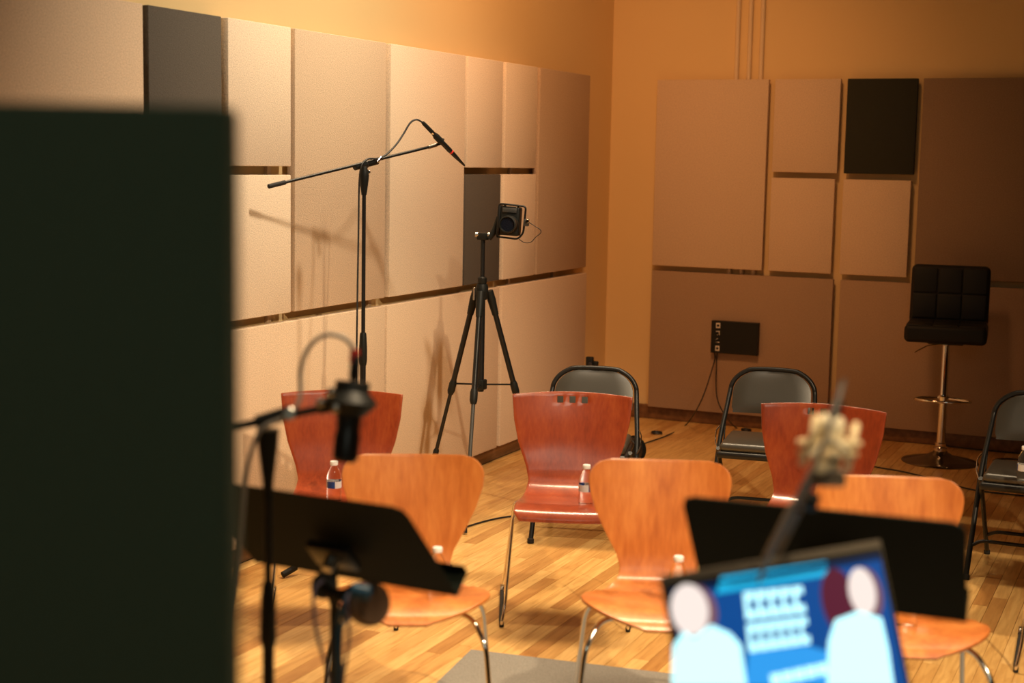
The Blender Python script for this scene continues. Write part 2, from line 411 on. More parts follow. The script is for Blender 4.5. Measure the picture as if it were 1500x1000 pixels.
# ================================================================ RED-BROWN CHAIRS
def lerp_tab(tab, x):
    for (a, va), (b, vb) in zip(tab, tab[1:]):
        if x <= b: 
            k = (x-a)/(b-a); k = max(0, min(1, k)); return va+(vb-va)*k
    return tab[-1][1]
def resample(pts, step):
    P = catmull([(0, y, z) for y, z in pts], 10); out = [P[0]]; acc = 0; S = [0.0]
    for a, b in zip(P, P[1:]): S.append(S[-1]+(b-a).length)
    L = S[-1]; n = max(2, int(L/step)); res = []
    for i in range(n+1):
        s = L*i/n; j = 0
        while j < len(S)-2 and S[j+1] < s: j += 1
        k = (s-S[j])/max(1e-9, S[j+1]-S[j]); res.append((P[j].lerp(P[j+1], k), s))
    return res, L
def shell_from(rows, us_fn, m, name, parent, thick, hole=None):
    """rows: list of lists of points -> grid, then solidify"""
    v = []; f = []; nc = len(rows[0])
    for r in rows: v += r
    for i in range(len(rows)-1):
        for j in range(nc-1):
            if hole and hole(i, j): continue
            f.append((i*nc+j, i*nc+j+1, (i+1)*nc+j+1, (i+1)*nc+j))
    me = bpy.data.meshes.new(name); me.from_pydata(v, [], f); me.materials.append(m); me.update()
    me.polygons.foreach_set('use_smooth', [True]*len(me.polygons))
    ob = bpy.data.objects.new(name, me); col.objects.link(ob); ob.parent = parent
    sm = ob.modifiers.new('thickness', 'SOLIDIFY'); sm.thickness = thick; sm.offset = 0
    bv = ob.modifiers.new('edge', 'BEVEL'); bv.width = 0.002; bv.segments = 2; bv.limit_method = 'ANGLE'; bv.angle_limit = math.radians(50)
    return ob
def red_chair():
    t = thing('stacking_chair', (0, 0, 0))
    prof = [(-.238, .408), (-.232, .428), (-.205, .442), (-.12, .446), (-.02, .434), (.06, .432), (.115, .444), (.158, .466), (.186, .500), (.203, .55), (.222, .62), (.240, .72), (.262, .825)]
    P, L = resample(prof, 0.012)
    # snap rows so that the hole band is exact
    tops = L-0.018; h0, h1 = tops-0.027, tops
    S = [s for _, s in P]; 
    for target in (h0, h1):
        k = min(range(len(S)), key=lambda i: abs(S[i]-target)); S[k] = target
    S = sorted(set(S)); PP = []
    for s in S:
        j = min(range(len(P)-1), key=lambda i: abs(P[i][1]-s) if P[i][1] <= s+1e-9 else 9)
        k = (s-P[j][1])/max(1e-9, P[j+1][1]-P[j][1]); PP.append((P[j][0].lerp(P[j+1][0], k), s))
    wt = [(0, .178), (.03, .200), (.20, .198), (.36, .176), (.44, .166), (.50, .178), (.60, .212), (.70, .232), (.80, .240), (L, .240)]
    hx = (-.061, -.037, -.012, .012, .037, .061)
    us = [-1, -.94, -.8, -.62, -.42]+list(hx)+[.42, .62, .8, .94, 1]
    rows = []
    for p, s in PP:
        w_ = lerp_tab(wt, s); r = []; q = max(0, (s-.45)/(L-.45))
        for k, u in enumerate(us):
            if 5 <= k <= 10: x = hx[k-5]
            else:
                a = (abs(u)-.42)/.58; x = math.copysign(.085+(w_-.085)*a, u)
            c = (x/.24)**2
            y = p.y-(0.020*q)*c*1.4; z = p.z-(0.012*c*(1 if q > 0.9 else q)) + (0 if q > 0 else 0.006*c)
            r.append(V((x, y, z)))
        rows.append(r)
    def hole(i, j):
        return j in (5, 7, 9) and PP[i][1] >= h0-1e-6 and PP[i+1][1] <= h1+1e-6
    # j indexes: 5=(-.061,-.037) 7=(-.012,.012) 9=(.037,.061)
    shell_from(rows, None, M['red_wood'], 'shell', t, 0.012, hole)
    for sx in (-1, 1):
        path = fillet([(.05*sx, .075, .410), (.213*sx, .075, .414), (.268*sx, .235, .010), (.252*sx, -.05, .0075), (.237*sx, -.240, .0075), (.224*sx, -.205, .10), (.204*sx, -.150, .418), (.05*sx, -.150, .410)], 0.026)
        lg = MB().tube(path, 0.0058, 10).build('sled_leg', M['chrome'], t)
        MB().tube([(.266*sx, .200, .0105), (.262*sx, .15, .0095), (.243*sx, -.17, .0095), (.239*sx, -.205, .0105)], .0085, 10).build('runner_sleeve', M['rubber'], lg)
        MB().tube([(.266*sx, .226, .030), (.2665*sx, .226, .022), (.267*sx, .215, .014), (.266*sx, .195, .011)], .0092, 10).build('clip', M['steel'], lg)
        MB().cyl((.237*sx, -.226, 0.0), (.237*sx, -.226, .020), .009, 12).build('glide', M['rubber'], lg)
    MB().box((0, -.02, .412), (.16, .22, .008), .002).build('seat_plate', M['steel'], t)
    return t
R = math.radians
red = [((0.717, -4.745, 0), 27, 'red-brown plywood chair against the left wall with a water bottle, nearest the dark screen'),
       ((1.501, -4.323, 0), 21, 'red-brown plywood chair in the middle with three square holes and bottle'),
       ((2.390, -4.110, 0), 5, 'red-brown plywood chair whose back stands behind the cream microphone'),
       ((3.400, -4.010, 0), 0, 'chair mostly beyond the right edge, only its thin front leg showing')]
pc = red_chair(); red_o = []
for i, (l, a, lab) in enumerate(red):
    o = pc if i == 0 else copy_tree(pc)
    o.location = l; o.rotation_euler.z = R(a); tag(o, lab, 'chair', 'red-brown plywood chairs in the second row'); red_o.append(o)

# ================================================================ ORANGE SHELL CHAIRS
def orange_chair():
    t = thing('shell_chair', (0, 0, 0))
    prof = [(-.262, .418), (-.235, .436), (-.17, .446), (-.08, .440), (.03, .425), (.11, .424), (.165, .450), (.190, .505), (.205, .58), (.228, .69), (.257, .812)]
    P, L = resample(prof, 0.009); W = .240; rows = []
    r = .075; rt_ = .226
    us = [-1, -.97, -.9, -.8, -.65, -.45, -.22, 0, .22, .45, .65, .8, .9, .97, 1]
    for p, s in P:
        mid = lerp_tab([(0, W), (.22, W), (.30, .228), (.36, .190), (.41, .145), (.45, .124), (.48, .120), (.52, .131), (.58, .164), (.65, .197), (.72, .219), (.78, rt_), (L, rt_)], s)
        w_ = mid
        if s < .23: w_ = max(0.055, W*(1-((.23-s)/.23)**2.5)**.5)
        if s > L-r:
            e = s-(L-r); w_ = mid-r+math.sqrt(max(0, r*r-e*e))
        row = []; q = max(0, (s-.46)/(L-.46))
        for u in us:
            x = u*w_; c = (x/.21)**2
            y = p.y-0.028*q*c; z = p.z+(0.010*c if s < .36 else 0)+(0.004*c*(q if q > .8 else 0))
            row.append(V((x, y, z)))
        rows.append(row)
    shell_from(rows, None, M['orange_wood'], 'shell', t, 0.010)
    for sx in (-1, 1):
        for sy in (-1, 1):
            a = fillet([(.02*sx, .01+.03*sy, .411), (.185*sx, -.02+.125*sy, .408), (.225*sx, -.02+.175*sy, .34), (.255*sx, -.02+.235*sy, .012)], 0.035, 6)
            lg = MB().tube(a, 0.0075, 12).build('leg', M['chrome'], t)
            MB().cyl((.255*sx, -.02+.235*sy, 0), (.255*sx, -.02+.235*sy, .02), .011, 12).build('glide', M['rubber'], lg)
    MB().lathe([(.07, 0), (.075, .004), (.075, .012), (.05, .016)], (0, .01, .402)).build('seat_plate', M['black_plastic'], t)
    return t
og = [((1.550, -5.690, 0.003), 27, 'orange beech shell chair behind the left music stand'),
      ((2.242, -5.389, 0.003), 22, 'orange beech shell chair in the centre front with swirling grain on its back'),
      ((2.924, -5.283, 0.003), 21, 'orange beech shell chair partly hidden by the right music stand')]
pc = orange_chair()
for i, (l, a, lab) in enumerate(og):
    o = pc if i == 0 else copy_tree(pc)
    o.location = l; o.rotation_euler.z = R(a); tag(o, lab, 'chair', 'orange shell chairs in the front row')

# ================================================================ FOLDING CHAIRS
def folding_chair():
    t = thing('folding_chair', (0, 0, 0))
    # front legs run up into the back frame as one bent tube
    A = V((-.232, -.225, .012)); S = V((-.222, .03, .44)); Tp = V((-.205, .155, .66))
    pts = [A, S, Tp, V((-.195, .195, .755)), V((.195, .195, .755)), V((.205, .155, .66)), V((.222, .03, .44)), V((.232, -.225, .012))]
    fr = []
    body = [A, S, Tp]+[V((-.199, .175, .70))]
    arc = []
    for k in range(0, 13):
        th = PI-PI*k/12*1.0; cx = -.062 if k < 6 else (.062 if k > 6 else 0)
        arc.append(V((cx+.140*math.cos(th), .172+.026*math.sin(th), .652+.112*math.sin(th))))
    fr = [A, S]+arc+[V((.222, .03, .44)), V((.232, -.225, .012))]
    fr = [A, A.lerp(S, .5), S, S.lerp(arc[0], .6)]+arc+[V((.222, .03, .44)).lerp(arc[-1], .6), V((.222, .03, .44)), V((.227, -.10, .225)), V((.232, -.225, .012))]
    MB().tube(catmull(fr, 4), 0.0115, 12).build('back_frame', M['black_metal'], t)
    for sx in (-1, 1):
        lg = MB().tube([(.205*sx, -.135, .425), (.205*sx, .26, .012)], .0105, 12).build('rear_leg', M['black_metal'], t)
        MB().cyl((.205*sx, .255, .018), (.205*sx, .262, 0.0), .014, 12).build('rubber_foot', M['rubber'], lg)
        MB().cyl((.232*sx, -.222, .022), (.232*sx, -.226, 0), .0155, 12).build('rubber_foot', M['rubber'], t)
        b = fillet([(.226*sx, -.02, .40), (.242*sx, .01, .43), (.242*sx, .03, .48), (.228*sx, .05, .50)], .015)
        MB().tube(b, .003, 8).build('hinge_wire', M['chrome'], t)
        MB().tube([(.214*sx, .10, .405), (.214*sx, .145, .605)], .004, 8).build('link_bar', M['black_metal'], t)
    MB().tube(fillet([(-.205, .17, .106), (-.16, .14, .135), (.16, .14, .135), (.205, .17, .106)], .04), .008, 10).build('rear_crossbar', M['black_metal'], t)
    MB().tube(fillet([(-.229, -.155, .13), (-.19, -.14, .155), (.19, -.14, .155), (.229, -.155, .13)], .04), .008, 10).build('front_crossbar', M['black_metal'], t)
    # seat pan and pad
    MB().box((0, -.045, .412), (.40, .38, .034), .014, 3).build('seat_pan', M['black_metal'], t)
    bm = MB(); bm.box((0, -.045, .446), (.378, .362, .044), .021, 5); bm.build('seat_pad', M['vinyl'], t)
    # back pad: rounded plate following the frame arch
    rows = []; v = MB()
    def half(z):
        k = (z-.652)/.102
        return .186 if k <= 0 else .058+.128*math.sqrt(max(0, 1-min(1, k)**2))
    zs = [.556+.012*i for i in range(9)]+[.652+.102*math.sin(PI/2*k/9) for k in range(1, 10)]
    base = 0; nn_ = 11
    for side in (-1, 1):
        for z in zs:
            hw = half(z)-(.0 if z > .575 else .006)
            for j in range(nn_):
                u = -1+2*j/(nn_-1); c = (1-u*u)**.5*(1-max(0, abs((z-.657)/.10))**4)
                c = max(0, c); yc = .13+(z-.56)*.33+.010*(1-abs(u)**2)
                v.v.append(V((u*hw, yc+side*(.006+.016*c), z)))
    nz_ = len(zs)
    for s_ in (0, 1):
        for i in range(nz_-1):
            for j in range(nn_-1):
                q = s_*nz_*nn_; a = (q+i*nn_+j, q+i*nn_+j+1, q+(i+1)*nn_+j+1, q+(i+1)*nn_+j)
                v.f.append(a if s_ == 0 else tuple(reversed(a))); v.mi.append(0)
    q = nz_*nn_
    ring = [i*nn_ for i in range(nz_)]+[(nz_-1)*nn_+j for j in range(1, nn_)]+[i*nn_+nn_-1 for i in range(nz_-2, -1, -1)]+[j for j in range(nn_-2, 0, -1)]
    for a, b in zip(ring, ring[1:]+ring[:1]): v.f.append((a, b, b+q, a+q)); v.mi.append(0)
    v.build('back_pad', M['vinyl'], t)
    return t
fc = [((1.124, -3.168, 0), 15, 'black padded folding chair behind the middle red-brown chair'),
      ((1.860, -2.760, 0), 8, 'black padded folding chair under the connector box, greyish shine on its pads'),
      ((3.072, -2.875, 0), 0, 'black padded folding chair at the right edge with a bottle on it')]
pc = folding_chair(); fo = []
for i, (l, a, lab) in enumerate(fc):
    o = pc if i == 0 else copy_tree(pc)
    o.location = l; o.rotation_euler.z = R(a); tag(o, lab, 'chair', 'black folding chairs along the back'); fo.append(o)

# ================================================================ BAR STOOL
t = thing('bar_stool', (2.341, -0.541, 0), R(6), 'tall black tufted bar stool on a chrome pole by the back wall', 'stool')
MB().lathe([(.222, 0), (.224, .004), (.220, .008), (.15, .022), (.08, .040), (.045, .060), (.036, .075)], n=48).build('base', M['dark_chrome'], t)
MB().lathe([(.040, .07), (.040, .085), (.030, .092), (.032, .10), (.032, .115), (.026, .12), (.0245, .30), (.0245, .40)], n=24).build('lower_column', M['chrome'], t)
MB().lathe([(.0245, .40), (.0215, .41), (.0215, .70), (.03, .705), (.03, .715)], n=24).build('gas_lift', M['chrome'], t)
b = MB(); ring = [(.16*math.cos(a)*(1 if abs(math.cos(a)) < .96 else 1), -.075-.085*math.sin(a)*1.0, .385) for a in [2*PI*k/40 for k in range(40)]]
b.tube(ring, .008, 10, closed=True); b.tube([(-.158, -.075, .385), (-.03, -.01, .385)], .007, 10).tube([(.158, -.075, .385), (.03, -.01, .385)], .007, 10)
fr_ = b.build('footrest', M['chrome'], t)
MB().cyl((0, 0, .365), (0, 0, .405), .034, 20).build('footrest_collar', M['chrome'], fr_)
MB().tube(fillet([(0, -.02, .712), (-.10, -.04, .700), (-.175, -.05, .655)], .02), .004, 8).build('lift_lever', M['chrome'], t)
MB().box((0, 0, .722), (.20, .20, .014), .003).build('seat_plate', M['black_metal'], t)
seat = MB()
seat.box((0, -.03, .785), (.462, .39, .105), .030, 5)
for ix in (-1, 0, 1):
    for iy in (0, 1): seat.box((ix*.148, -.118+iy*.185, .797), (.147, .184, .09), .010, 3)
seat.build('seat', M['stool_vinyl'], t)
bk = MB(); Rb = Matrix.Rotation(R(-6), 3, 'X')
bk.box((0, .180, .985), (.456, .07, .36), .034, 5, Rb)
for ix in (-1, 0, 1):
    for iz in (0, 1): bk.box((ix*.143, .148+iz*.017, .918+iz*.153), (.142, .035, .152), .010, 3, Rb)
bk.build('backrest', M['stool_vinyl'], t)

# ================================================================ BOTTLES
def bottle():
    t = thing('water_bottle', (0, 0, 0))
    MB().lathe([(.018, 0), (.026, .002), (.028, .008), (.0275, .03), (.0285, .034), (.0275, .04), (.0285, .046), (.028, .085), (.0275, .095), (.024, .110), (.0165, .126), (.0125, .133), (.0125, .142)], n=28).build('bottle_body', M['pet'], t)
    MB().lathe([(.0145, 0), (.015, .002), (.015, .013), (.0135, .015)], (0, 0, .138), n=24).build('cap', M['cap'], t)
    b = MB(); n = 32; z0, z1 = .052, .078
    for j in range(n+1):
        th = 2*PI*j/n
        for z in (z0, z1): b.v.append(V((.0289*math.cos(th), .0289*math.sin(th), z)))
    for j in range(n): b.f.append((2*j, 2*j+2, 2*j+3, 2*j+1)); b.mi.append(1 if 20 <= j <= 25 or 3 <= j <= 6 else 0)
    b.build('label', [M['label'], M['label_blue']], t, smooth=False)
    return t
bt = [((0.722, -4.777, 0.444), 0.3, 'small water bottle on the seat of the leftmost red-brown chair'),
      ((1.586, -4.360, 0.444), 1.5, 'small water bottle on the seat of the middle red-brown chair'),
      ((1.635, -5.679, 0.437), 2.0, 'water bottle standing behind the corner of the left music stand'),
      ((2.307, -5.429, 0.437), 0.7, 'water bottle on the centre orange chair, only its cap above the laptop'),
      ((2.953, -5.299, 0.437), 1.1, 'water bottle on the right orange chair, base seen under the black stand desk'),
      ((3.059, -3.211, 0.465), 2.4, 'water bottle on the folding chair seat at the right edge')]
pc = bottle()
for i, (l, a, lab) in enumerate(bt):
    o = pc if i == 0 else copy_tree(pc)
    o.location = l; o.rotation_euler.z = a; tag(o, lab, 'bottle', 'small water bottles on the chairs')

# ================================================================ BOOM STAND WITH PENCIL MICROPHONE
o0 = V((0.438, -4.080, 0)); J = V((0.336, -3.897, 1.704))
t = thing('boom_stand', o0, 0, 'tall black boom stand in front of the left wall panels, arm rising to the right', 'microphone stand')
foot = V((0.288, -4.439, 0.012)); d0 = (foot-o0); d0.z = 0; r_ = d0.length; a0 = math.atan2(d0.y, d0.x)
MB().cyl(o0+V((0, 0, .16)), o0+V((0, 0, .24)), .022, 16).build('leg_hub', M['black_plastic'], t, o0)
for k in range(3):
    a = a0+2*PI*k/3; f_ = o0+V((r_*math.cos(a), r_*math.sin(a), .014))
    lg = MB().tube([o0+V((.02*math.cos(a), .02*math.sin(a), .19)), f_], .0085, 12).build('leg', M['black_metal'], t, o0)
    dd = (f_-o0).normalized(); dd.z = -.3; e = f_+V((dd.x, dd.y, 0))*.02
    MB().tube([f_-V((dd.x, dd.y, -.45))*.045, e+V((0, 0, -.0005))], .0135, 12).build('rubber_foot', M['rubber'], lg, o0)
MB().cyl(o0+V((0, 0, .03)), o0+V((0, 0, .95)), .0125, 16).build('lower_pole', M['black_metal'], t, o0)
MB().tube([o0+V((0, 0, z)) for z in (.86, .88, .93, .99, 1.0)], [.014, .0175, .0175, .0145, .0125], 16).build('clutch', M['black_plastic'], t, o0)
MB().cyl(o0+V((0, 0, .99)), V((o0.x, o0.y, J.z-.11)), .0085, 14).build('upper_pole', M['black_metal'], t, o0)
top = V((o0.x, o0.y, J.z))
MB().tube([top+V((0, 0, -.12)), top+V((0, 0, -.10)), top+V((0, 0, -.07)), top+V((0, 0, -.04)), top+V((0, 0, -.022)), top+V((0, 0, .0))], [.011, .014, .018, .021, .018, .012], 16).build('tilt_head', M['black_plastic'], t, o0)
e0 = V((0.149, -4.363, 1.615)); e1 = V((0.493, -3.548, 1.800)); bd = (e1-e0).normalized()
off = V((0, 0, .0))
MB().cyl(e0+bd*.04, e1, .0065, 14).build('boom_arm', M['black_metal'], t, o0)
MB().cyl(e0, e0+bd*.085, .0095, 14).build('counterweight_grip', M['rubber'], t, o0)
MB().cyl(V((0.313, -3.950, 1.698)), V((0.362, -3.836, 1.726)), .0145, 16).build('boom_clamp', M['black_plastic'], t, o0)
MB().cyl(J+V((.02, -.035, .012)), J+V((.005, 0, .0)), .012, 12).build('clamp_knob', M['black_plastic'], t, o0)
MB().cyl(V((0.371, -3.857, 1.723)), V((0.379, -3.835, 1.744)), .008, 12).build('chrome_nut', M['chrome'], t, o0)
MB().cyl(V((0.371, -3.927, 1.679)), V((0.356, -3.901, 1.678)), .008, 12).build('chrome_nut', M['chrome'], t, o0)
MB().cyl(V((0.477, -3.582, 1.791)), V((0.498, -3.537, 1.804)), .0085, 14).build('thread_adapter', M['steel'], t, o0)
# pencil microphone
m0 = V((0.470, -3.624, 1.901)); m1 = V((0.589, -3.435, 1.711)); md = (m1-m0).normalized(); ML = (m1-m0).length
mr = thing('pencil_microphone', m0, 0, 'slim black pencil microphone with a red ring at the boom tip', 'microphone')
MB().lathe([(.007, 0), (.009, .01), (.0095, ML*.22), (.0085, ML*.24)], m0, md, 16).build('plug', M['black_plastic'], mr, m0)
MB().lathe([(.0096, 0), (.0096, .010)], m0+md*ML*.22, md, 16).build('silver_collar', M['chrome'], mr, m0)
MB().lathe([(.0085, 0), (.0115, .012), (.0115, ML*.40), (.0105, ML*.42)], m0+md*ML*.24, md, 16).build('microphone_body', M['black_metal'], mr, m0)
MB().lathe([(.0108, 0), (.0108, .007)], m0+md*ML*.665, md, 16).build('red_ring', M['red'], mr, m0)
MB().lathe([(.0105, 0), (.0095, ML*.1), (.0045, ML*.315), (.002, ML*.33)], m0+md*ML*.67, md, 16).build('nose', M['black_metal'], mr, m0)
MB().tube([V((0.503, -3.546, 1.804)), V((0.514, -3.522, 1.813)), V((0.519, -3.525, 1.832))], [.006, .009, .010], 12).build('clip_arm', M['black_plastic'], mr, m0)
MB().lathe([(.0145, 0), (.0145, .04)], V((0.506, -3.567, 1.843)), md, 16).build('clip', M['black_plastic'], mr, m0)
c = catmull([m0+md*.002, V((0.455, -3.653, 1.912)), V((0.436, -3.676, 1.897)), V((0.419, -3.706, 1.848)), V((0.404, -3.747, 1.799)), V((0.385, -3.798, 1.756)), V((0.370, -3.855, 1.738)), V((0.354, -3.910, 1.734)), V((0.347, -3.950, 1.701)), V((0.335, -3.946, 1.610)), V((0.347, -3.970, 1.391)), V((0.362, -4.002, 1.098)), V((0.381, -4.037, 0.775)), V((0.409, -4.075, 0.395)), V((0.444, -4.124, 0.078)), V((0.526, -4.171, -0.005)), V((0.626, -4.053, 0.006)), V((0.574, -3.635, 0.006)), V((0.581, -3.297, 0.006)), V((0.702, -3.011, 0.006)), V((1.024, -2.912, 0.006))], 6)
tag(MB().tube(c, .0042, 8).build('microphone_cable', M['cable']), 'thin black cable hanging down beside the tall boom stand pole and across the floor', 'cable')

# ================================================================ CAMERA ON TRIPOD
Rt = V((0.908, 0.418, 0)); Fw = V((-0.4158, 0.9095, 0)); Up = V((0, 0, 1))
f1 = V((0.620, -3.442, 0.010)); ctr = f1+Fw*.36+Rt*.055; ctr.z = 0
hubz = 1.10; dep = 7.32
t = thing('camera_tripod', ctr, 0, 'black photo tripod with spread legs close to the left wall', 'tripod')
def loc(x, y, z): return ctr+Rt*x+Fw*y+Up*z
MB().cyl(loc(0, 0, .62), loc(0, 0, hubz+.03), .0165, 16).build('centre_tube', M['black_metal'], t, ctr)
MB().cyl(loc(0, 0, hubz-.02), loc(0, 0, 1.36), .0115, 16).build('centre_column', M['black_metal'], t, ctr)
MB().lathe([(.024, 0), (.03, .012), (.03, .06), (.026, .075)], loc(0, 0, hubz-.03), Up, 20).build('hub', M['black_plastic'], t, ctr)
MB().lathe([(.02, 0), (.023, .01), (.023, .03), (.017, .036)], loc(0, 0, hubz+.045), Up, 20).build('column_lock', M['black_plastic'], t, ctr)
MB().box(loc(0, 0, .655), (.05, .05, .05), .006, 2).build('spreader_block', M['black_plastic'], t, ctr)
for k, (lx, ly) in enumerate(((-.055, -.36), (.335, .205), (-.285, .20))):
    top_ = loc(lx*.12, ly*.12, hubz-.01); ft = loc(lx, ly, .012); dv = ft-top_
    lg = MB(); lg.tube([top_, top_+dv*.43], .0135, 12)
    l_ = lg.build('leg', M['black_metal'], t, ctr)
    MB().tube([top_+dv*.38, top_+dv*.80], .0095, 12).build('middle_section', M['grey_plastic'] if k == 0 else M['black_metal'], l_, ctr)
    MB().tube([top_+dv*.74, ft], .0072, 12).build('lower_section', M['black_metal'], l_, ctr)
    MB().tube([top_-dv*.02, top_+dv*.02, top_+dv*.09], [.019, .021, .016], 12).build('leg_socket', M['black_plastic'], l_, ctr)
    MB().tube([top_+dv*.40, top_+dv*.415, top_+dv*.45, top_+dv*.465], [.015, .019, .019, .014], 10).build('leg_lock', M['black_plastic'], l_, ctr)
    MB().tube([top_+dv*.73, top_+dv*.74, top_+dv*.77, top_+dv*.785], [.011, .015, .015, .011], 10).build('leg_lock', M['black_plastic'], l_, ctr)
    MB().tube([ft-dv.normalized()*.03, ft+V((0, 0, -.006))], [.009, .012], 10).build('rubber_foot', M['rubber'], l_, ctr)
    sp = top_+dv*.415
    MB().tube([loc(0, 0, .655), sp], .0045, 8).build('spreader_arm', M['black_metal'], t, ctr)
MB().tube([top_+dv*0, top_+dv*0.001], .001, 4)
MB().cyl(loc(-.036, -.03, hubz-.03), loc(-.036, -.03, hubz+.03), .007, 10).build('crank', M['steel'], t, ctr)
MB().box(loc(0, 0, 1.375), (.05, .04, .035), .005, 2).build('head', M['black_plastic'], t, ctr)
for s_ in (-.033, .033): MB().cyl(loc(s_*.6, 0, 1.383), loc(s_*1.15, 0, 1.383), .012, 14).build('head_knob', M['steel'], t, ctr)
MB().tube([loc(.028, 0, 1.365), loc(.055, 0, 1.40), loc(.075, 0, 1.47)], [.014, .016, .013], 12).build('tilt_arm', M['black_plastic'], t, ctr)
cc = loc(.132, -.02, 1.452)
Rc = Matrix((Rt, Fw, Up)).transposed() @ Matrix.Rotation(R(-14), 3, 'Z') @ Matrix.Rotation(R(3), 3, 'Y')
k_ = thing('caged_camera', cc, 0, 'black camera turned upright in a cage on top of the tripod', 'camera')
def cl(x, y, z): return cc+Rc @ V((x, y, z))
MB().box(cc, (.098, .062, .138), .010, 3, Rc).build('camera_body', M['black_plastic'], k_, cc)
MB().box(cl(-.052, -.0, 0), (.014, .070, .146), .004, 2, Rc).build('base_plate', M['black_metal'], k_, cc)
MB().box(cl(0, -.034, .052), (.07, .008, .022), .003, 2, Rc).build('grip', M['grey_plastic'], k_, cc)
MB().lathe([(.036, 0), (.039, .006), (.039, .030), (.036, .034), (.041, .045), (.041, .072), (.036, .074), (.030, .060)], cl(.010, -.030, -.012), Rc @ V((0, -1, 0)), 32).build('lens', M['black_plastic'], k_, cc)
MB().lathe([(.036, 0), (.036, .001)], cl(.010, -.094, -.012), Rc @ V((0, -1, 0)), 32).build('front_glass', M['glass'], k_, cc)
MB().lathe([(.0415, 0), (.0415, .003)], cl(.010, -.092, -.012), Rc @ V((0, -1, 0)), 32).build('lens_ring', M['steel'], k_, cc)
MB().cyl(cl(-.03, -.02, .07), cl(-.03, -.02, .078), .010, 16).build('dial', M['chrome'], k_, cc)
MB().cyl(cl(.035, -.02, .066), cl(.035, -.02, .078), .009, 16).build('dial', M['chrome'], k_, cc)
cage = fillet([cl(-.055, -.03, -.078), cl(-.055, -.03, .080), cl(.078, -.03, .076), cl(.074, -.03, -.05), cl(.05, -.03, -.082), cl(-.055, -.03, -.078)], .016, 4)
MB().tube(cage, .0048, 8).build('cage', M['black_metal'], k_, cc)
MB().box(cl(.086, -.03, .0), (.022, .03, .034), .004, 2, Rc).build('cable_clamp', M['grey_plastic'], k_, cc)
MB().cyl(cl(.094, -.04, .008), cl(.094, -.052, .008), .009, 12).build('clamp_screw', M['chrome'], k_, cc)
MB().tube(catmull([cl(.095, -.03, .004), cl(.13, -.03, -.015), cl(.155, -.03, -.028), cl(.158, -.03, -.044), cl(.135, -.03, -.066), cl(.115, -.03, -.090), cl(.085, -.03, -.096), cl(.055, -.03, -.082)], 6), .0018, 6).build('camera_cord', M['cable'], k_, cc)

# ================================================================ SMALL CAMERA ON A SLIM STAND IN THE CORNER
q0 = V((0.36, -0.95, 0)); q1 = V((0.265, -1.003, 0.499)); q0 = V((q1.x, q1.y, 0))
t = thing('small_camera_stand', q0, 0, 'small black device on a slim stand near the room corner, rising behind the folding chair', 'stand')
MB().lathe([(.10, 0), (.102, .008), (.09, .014), (.02, .018)], q0, Up, 32).build('round_base', M['black_metal'], t, q0)
MB().cyl(q0+V((0, 0, .015)), V((q1.x, q1.y, q1.z-.03)), .006, 12).build('pole', M['black_metal'], t, q0)
MB().box(q1, (.045, .035, .075), .006, 2).build('camera_body', M['black_plastic'], t, q0)
MB().box(q1+Rt*.035+V((0, 0, -.005)), (.035, .03, .03), .005, 2).build('side_grip', M['black_plastic'], t, q0)
MB().cyl(q1-Fw*.015, q1-Fw*.045, .014, 16).build('lens', M['glass'], t, q0)
# round black thing beside the folding chair
g = V((0.732, -1.507, 0.268))
t = thing('cable_drum', (g.x, g.y, 0), 0, 'round black shape on the floor just right of the middle folding chair', 'drum')
go = V((g.x, g.y, 0)); axd = (Fw*.8+Rt*.6).normalized()
MB().lathe([(.02, -.05), (.075, -.05), (.079, -.046), (.079, -.041), (.05, -.038), (.05, .038), (.079, .041), (.079, .046), (.075, .05), (.02, .05)], go+V((0, 0, .080)), axd, 32).build('spool', M['black_plastic'], t, go)
MB().lathe([(.066, -.036), (.070, -.02), (.070, .02), (.066, .036)], go+V((0, 0, .080)), axd, 32).build('wound_cable', M['cable'], t, go)

# ================================================================ FLOOR CABLES
def cable(name, pts, label, r=.0042, m='cable'):
    return tag(MB().tube(catmull(pts, 7), r, 8).build(name, M[m]), label, 'cable')
bxa = V((0.788, -0.075, 0.497))
cable('hanging_cable', [bxa, bxa+V((0, -.01, -.07)), V((0.855, -0.545, 0.253)), V((0.628, -0.142, 0.006)), V((0.642, -0.563, 0.006)), V((0.609, -0.902, 0.006)), V((0.596, -1.234, 0.006))], 'black cable curving from the connector box down and left along the floor')
cable('hanging_cable', [bxa+V((.018, 0, 0)), bxa+V((.018, -.01, -.08)), V((0.932, -0.474, 0.271)), V((1.058, -0.704, 0.193)), V((0.951, -0.070, 0.006)), V((1.153, -0.347, 0.006)), V((1.402, -0.364, 0.006)), V((1.641, -0.459, 0.006))], 'black cable dropping from the connector box behind the folding chair')
def coil(cx, cy, rx, label, n=2.0, z=.006):
    c0 = V((cx, cy, 0)); pts = []
    for k in range(int(n*16)+1):
        a = 2*PI*k/16; pts.append(c0+V((rx*math.cos(a)*(1+.04*math.sin(a*1.3)), rx*math.sin(a), z+.004*k/16)))
    return tag(MB().tube(pts, .004, 8).build('cable_loop', M['cable']), label, 'cable')
a_ = V((0.561, -0.545, 0.000)); coil(a_.x, a_.y, .033, 'small loop of black cable on the floor left of the connector box', 2.5)
a_ = V((1.044, -0.151, 0.000)); coil(a_.x, a_.y, .030, 'small dark cable loop on the floor behind the second folding chair', 3)
a_ = V((2.747, -0.391, 0.000)); coil(a_.x, a_.y, .12, 'larger cable ring on the floor behind the right folding chair', 1.5)
